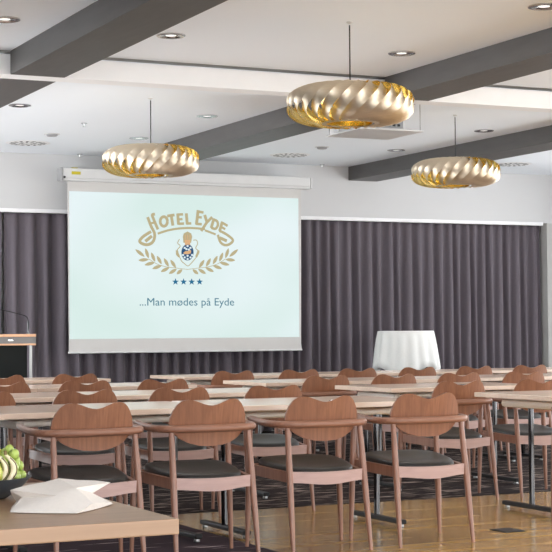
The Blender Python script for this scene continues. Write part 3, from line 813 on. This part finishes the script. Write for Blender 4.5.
# bowl and fruit
BX, BY = 1.043, 3.86
bo = MB().lathe([(.045, 0), (.055, .002), (.085, .022), (.113, .050), (.116, .053), (.112, .054), (.083, .028), (.05, .010), (.0001, .008)], n=48, cap=False).build('bowl', MT['bowl'], None, 60, (BX, BY, TT))
tag(bo, 'dark slate bowl of fruit at the left edge of the near oak table', 'bowl')
gb = thing('grape_bunch', 'bunch of green grapes heaped on the right side of the dark bowl', 'grapes', (BX + .066, BY + .004, TT + .042))
rg = random.Random(11); gp = []
for k in range(900):
    u = rg.random() ** 0.6
    zz = .10 - .085 * u; ww = .012 + .030 * u
    a = rg.uniform(0, 2 * PI); q = ww * math.sqrt(rg.random())
    p = Vector((q * math.cos(a) * 0.75, q * math.sin(a) * 1.2 - .005, zz * .82))
    if all((p - o).length > .0205 for o in gp): gp.append(p)
    if len(gp) > 44: break
for i, p in enumerate(gp):
    r_ = rg.uniform(.0115, .0132)
    MB().sphere((0, 0, 0), r_, 10, (1, 1, 1.08)).build('grape', MT['grape'], gb, 80, p)
MB().tube([(0, 0, .02), (0.003, 0, .06), (-.002, .004, .098)], .002, 6).build('stem', MT['stem'], gb, 60)
def banana(x, y, lean, label):
    t = thing('banana', label, 'banana', (x, y, TT + .02), 0, 'bananas in the dark bowl')
    pts = [(lean * (0.03 - .9 * (q - .5) ** 2 * .18) + .0, 0, .020 + .070 * q) for q in [i / 10 for i in range(11)]]
    rad = [.003, .006, .0075, .0082, .0084, .0084, .0082, .0075, .006, .0045, .003]
    MB().tube(pts, rad, 12, (1, 1)).build('skin', MT['banana'], t, 80)
    MB().tube([(p[0] + r_ * .55, p[1] - r_ * .86, p[2]) for p, r_ in zip(pts[1:-1], rad[1:-1])], .0016, 6).build('ridge', MT['banana_ridge'], t, 60)
    MB().tube([pts[-1], (pts[-1][0], 0, pts[-1][2] + .010)], .004, 8).build('stem', MT['stem'], t, 60)
banana(BX + .043, BY - .058, .55, 'pale banana standing beside the grapes in the bowl')
banana(BX + .023, BY - .054, .55, 'pale banana left of the other one in the bowl')
pr = thing('pear', 'yellow-green pear at the left picture edge in the bowl', 'pear', (BX - .008, BY - .060, TT + .030))
MB().lathe([(.006, 0), (.025, .004), (.036, .022), (.037, .040), (.029, .062), (.018, .08), (.013, .092), (.004, .098)], n=24).build('flesh', MT['pear'], pr, 80)
MB().tube([(0, 0, .096), (.004, 0, .115)], .0018, 6).build('stem', MT['stem'], pr)
p2 = thing('apple', 'green apple behind the grapes at the top of the bowl heap', 'apple', (BX + .030, BY + .05, TT + .060))
MB().lathe([(.008, .004), (.02, 0), (.033, .012), (.037, .032), (.032, .052), (.018, .062), (.006, .056)], n=24).build('flesh', MT['pear'], p2, 80)
MB().tube([(0, 0, .055), (.003, 0, .073)], .0015, 6).build('stem', MT['stem'], p2)

# ------------------------------------------------------------------ light
def lamp(kind, loc, energy, rot=(0, 0, 0), **kw):
    l = bpy.data.lights.new('ceiling_light', kind); l.energy = energy
    for k, v in kw.items(): setattr(l, k, v)
    o = bpy.data.objects.new('ceiling_light', l); COL.objects.link(o); o.location = loc; o.rotation_euler = rot; return o
DL = [(x, y) for x in (2.68, 3.81, 5.52, 6.69, 8.42, 9.6, 11.2) for y in (2.6, 4.4, 6.1, 7.8, 9.52, 12.95, 14.7)]
for x, y in DL:
    lamp('SPOT', (x, y, CEIL - 0.02), 26 if y < 10 else 20, spot_size=math.radians(125), spot_blend=0.8, shadow_soft_size=0.07, color=(1, 0.97, 0.94))
for x, y in ((4.664, 8.683), (4.677, 12.156), (7.552, 12.091)):
    lamp('POINT', (x, y, 2.57), 1.5, shadow_soft_size=0.05, color=(1, 0.9, 0.7))

w = bpy.data.worlds.new('daylight'); scene.world = w; w.use_nodes = True
nt = w.node_tree; bg = nt.nodes['Background']
bg.inputs['Color'].default_value = (0.96, 0.98, 1.0, 1); bg.inputs['Strength'].default_value = 5.8

# ------------------------------------------------------------------ camera
yaw, pitch, roll, F = 0.44527654, 0.03498776, -0.008064, 1594.66
fwd = Vector((math.sin(yaw) * math.cos(pitch), math.cos(yaw) * math.cos(pitch), math.sin(pitch)))
right = Vector((math.cos(yaw), -math.sin(yaw), 0)); up = right.cross(fwd)
r2 = right * math.cos(roll) + up * math.sin(roll); u2 = up * math.cos(roll) - right * math.sin(roll)
cam = bpy.data.cameras.new('camera'); co = bpy.data.objects.new('camera', cam); COL.objects.link(co)
co.matrix_world = Matrix(((r2.x, u2.x, -fwd.x, 0), (r2.y, u2.y, -fwd.y, 0), (r2.z, u2.z, -fwd.z, 1.15), (0, 0, 0, 1)))
cam.sensor_width = 36; cam.sensor_fit = 'HORIZONTAL'; cam.lens = 36 * F / 552; cam.clip_start = 0.05; cam.clip_end = 100
scene.camera = co
scene.cycles.max_bounces = 12; scene.cycles.diffuse_bounces = 8
vs_ = scene.view_settings
vs_.view_transform = 'Standard'; vs_.look = 'None'; vs_.gamma = 1.0; vs_.use_curve_mapping = False; vs_.exposure = 0.0
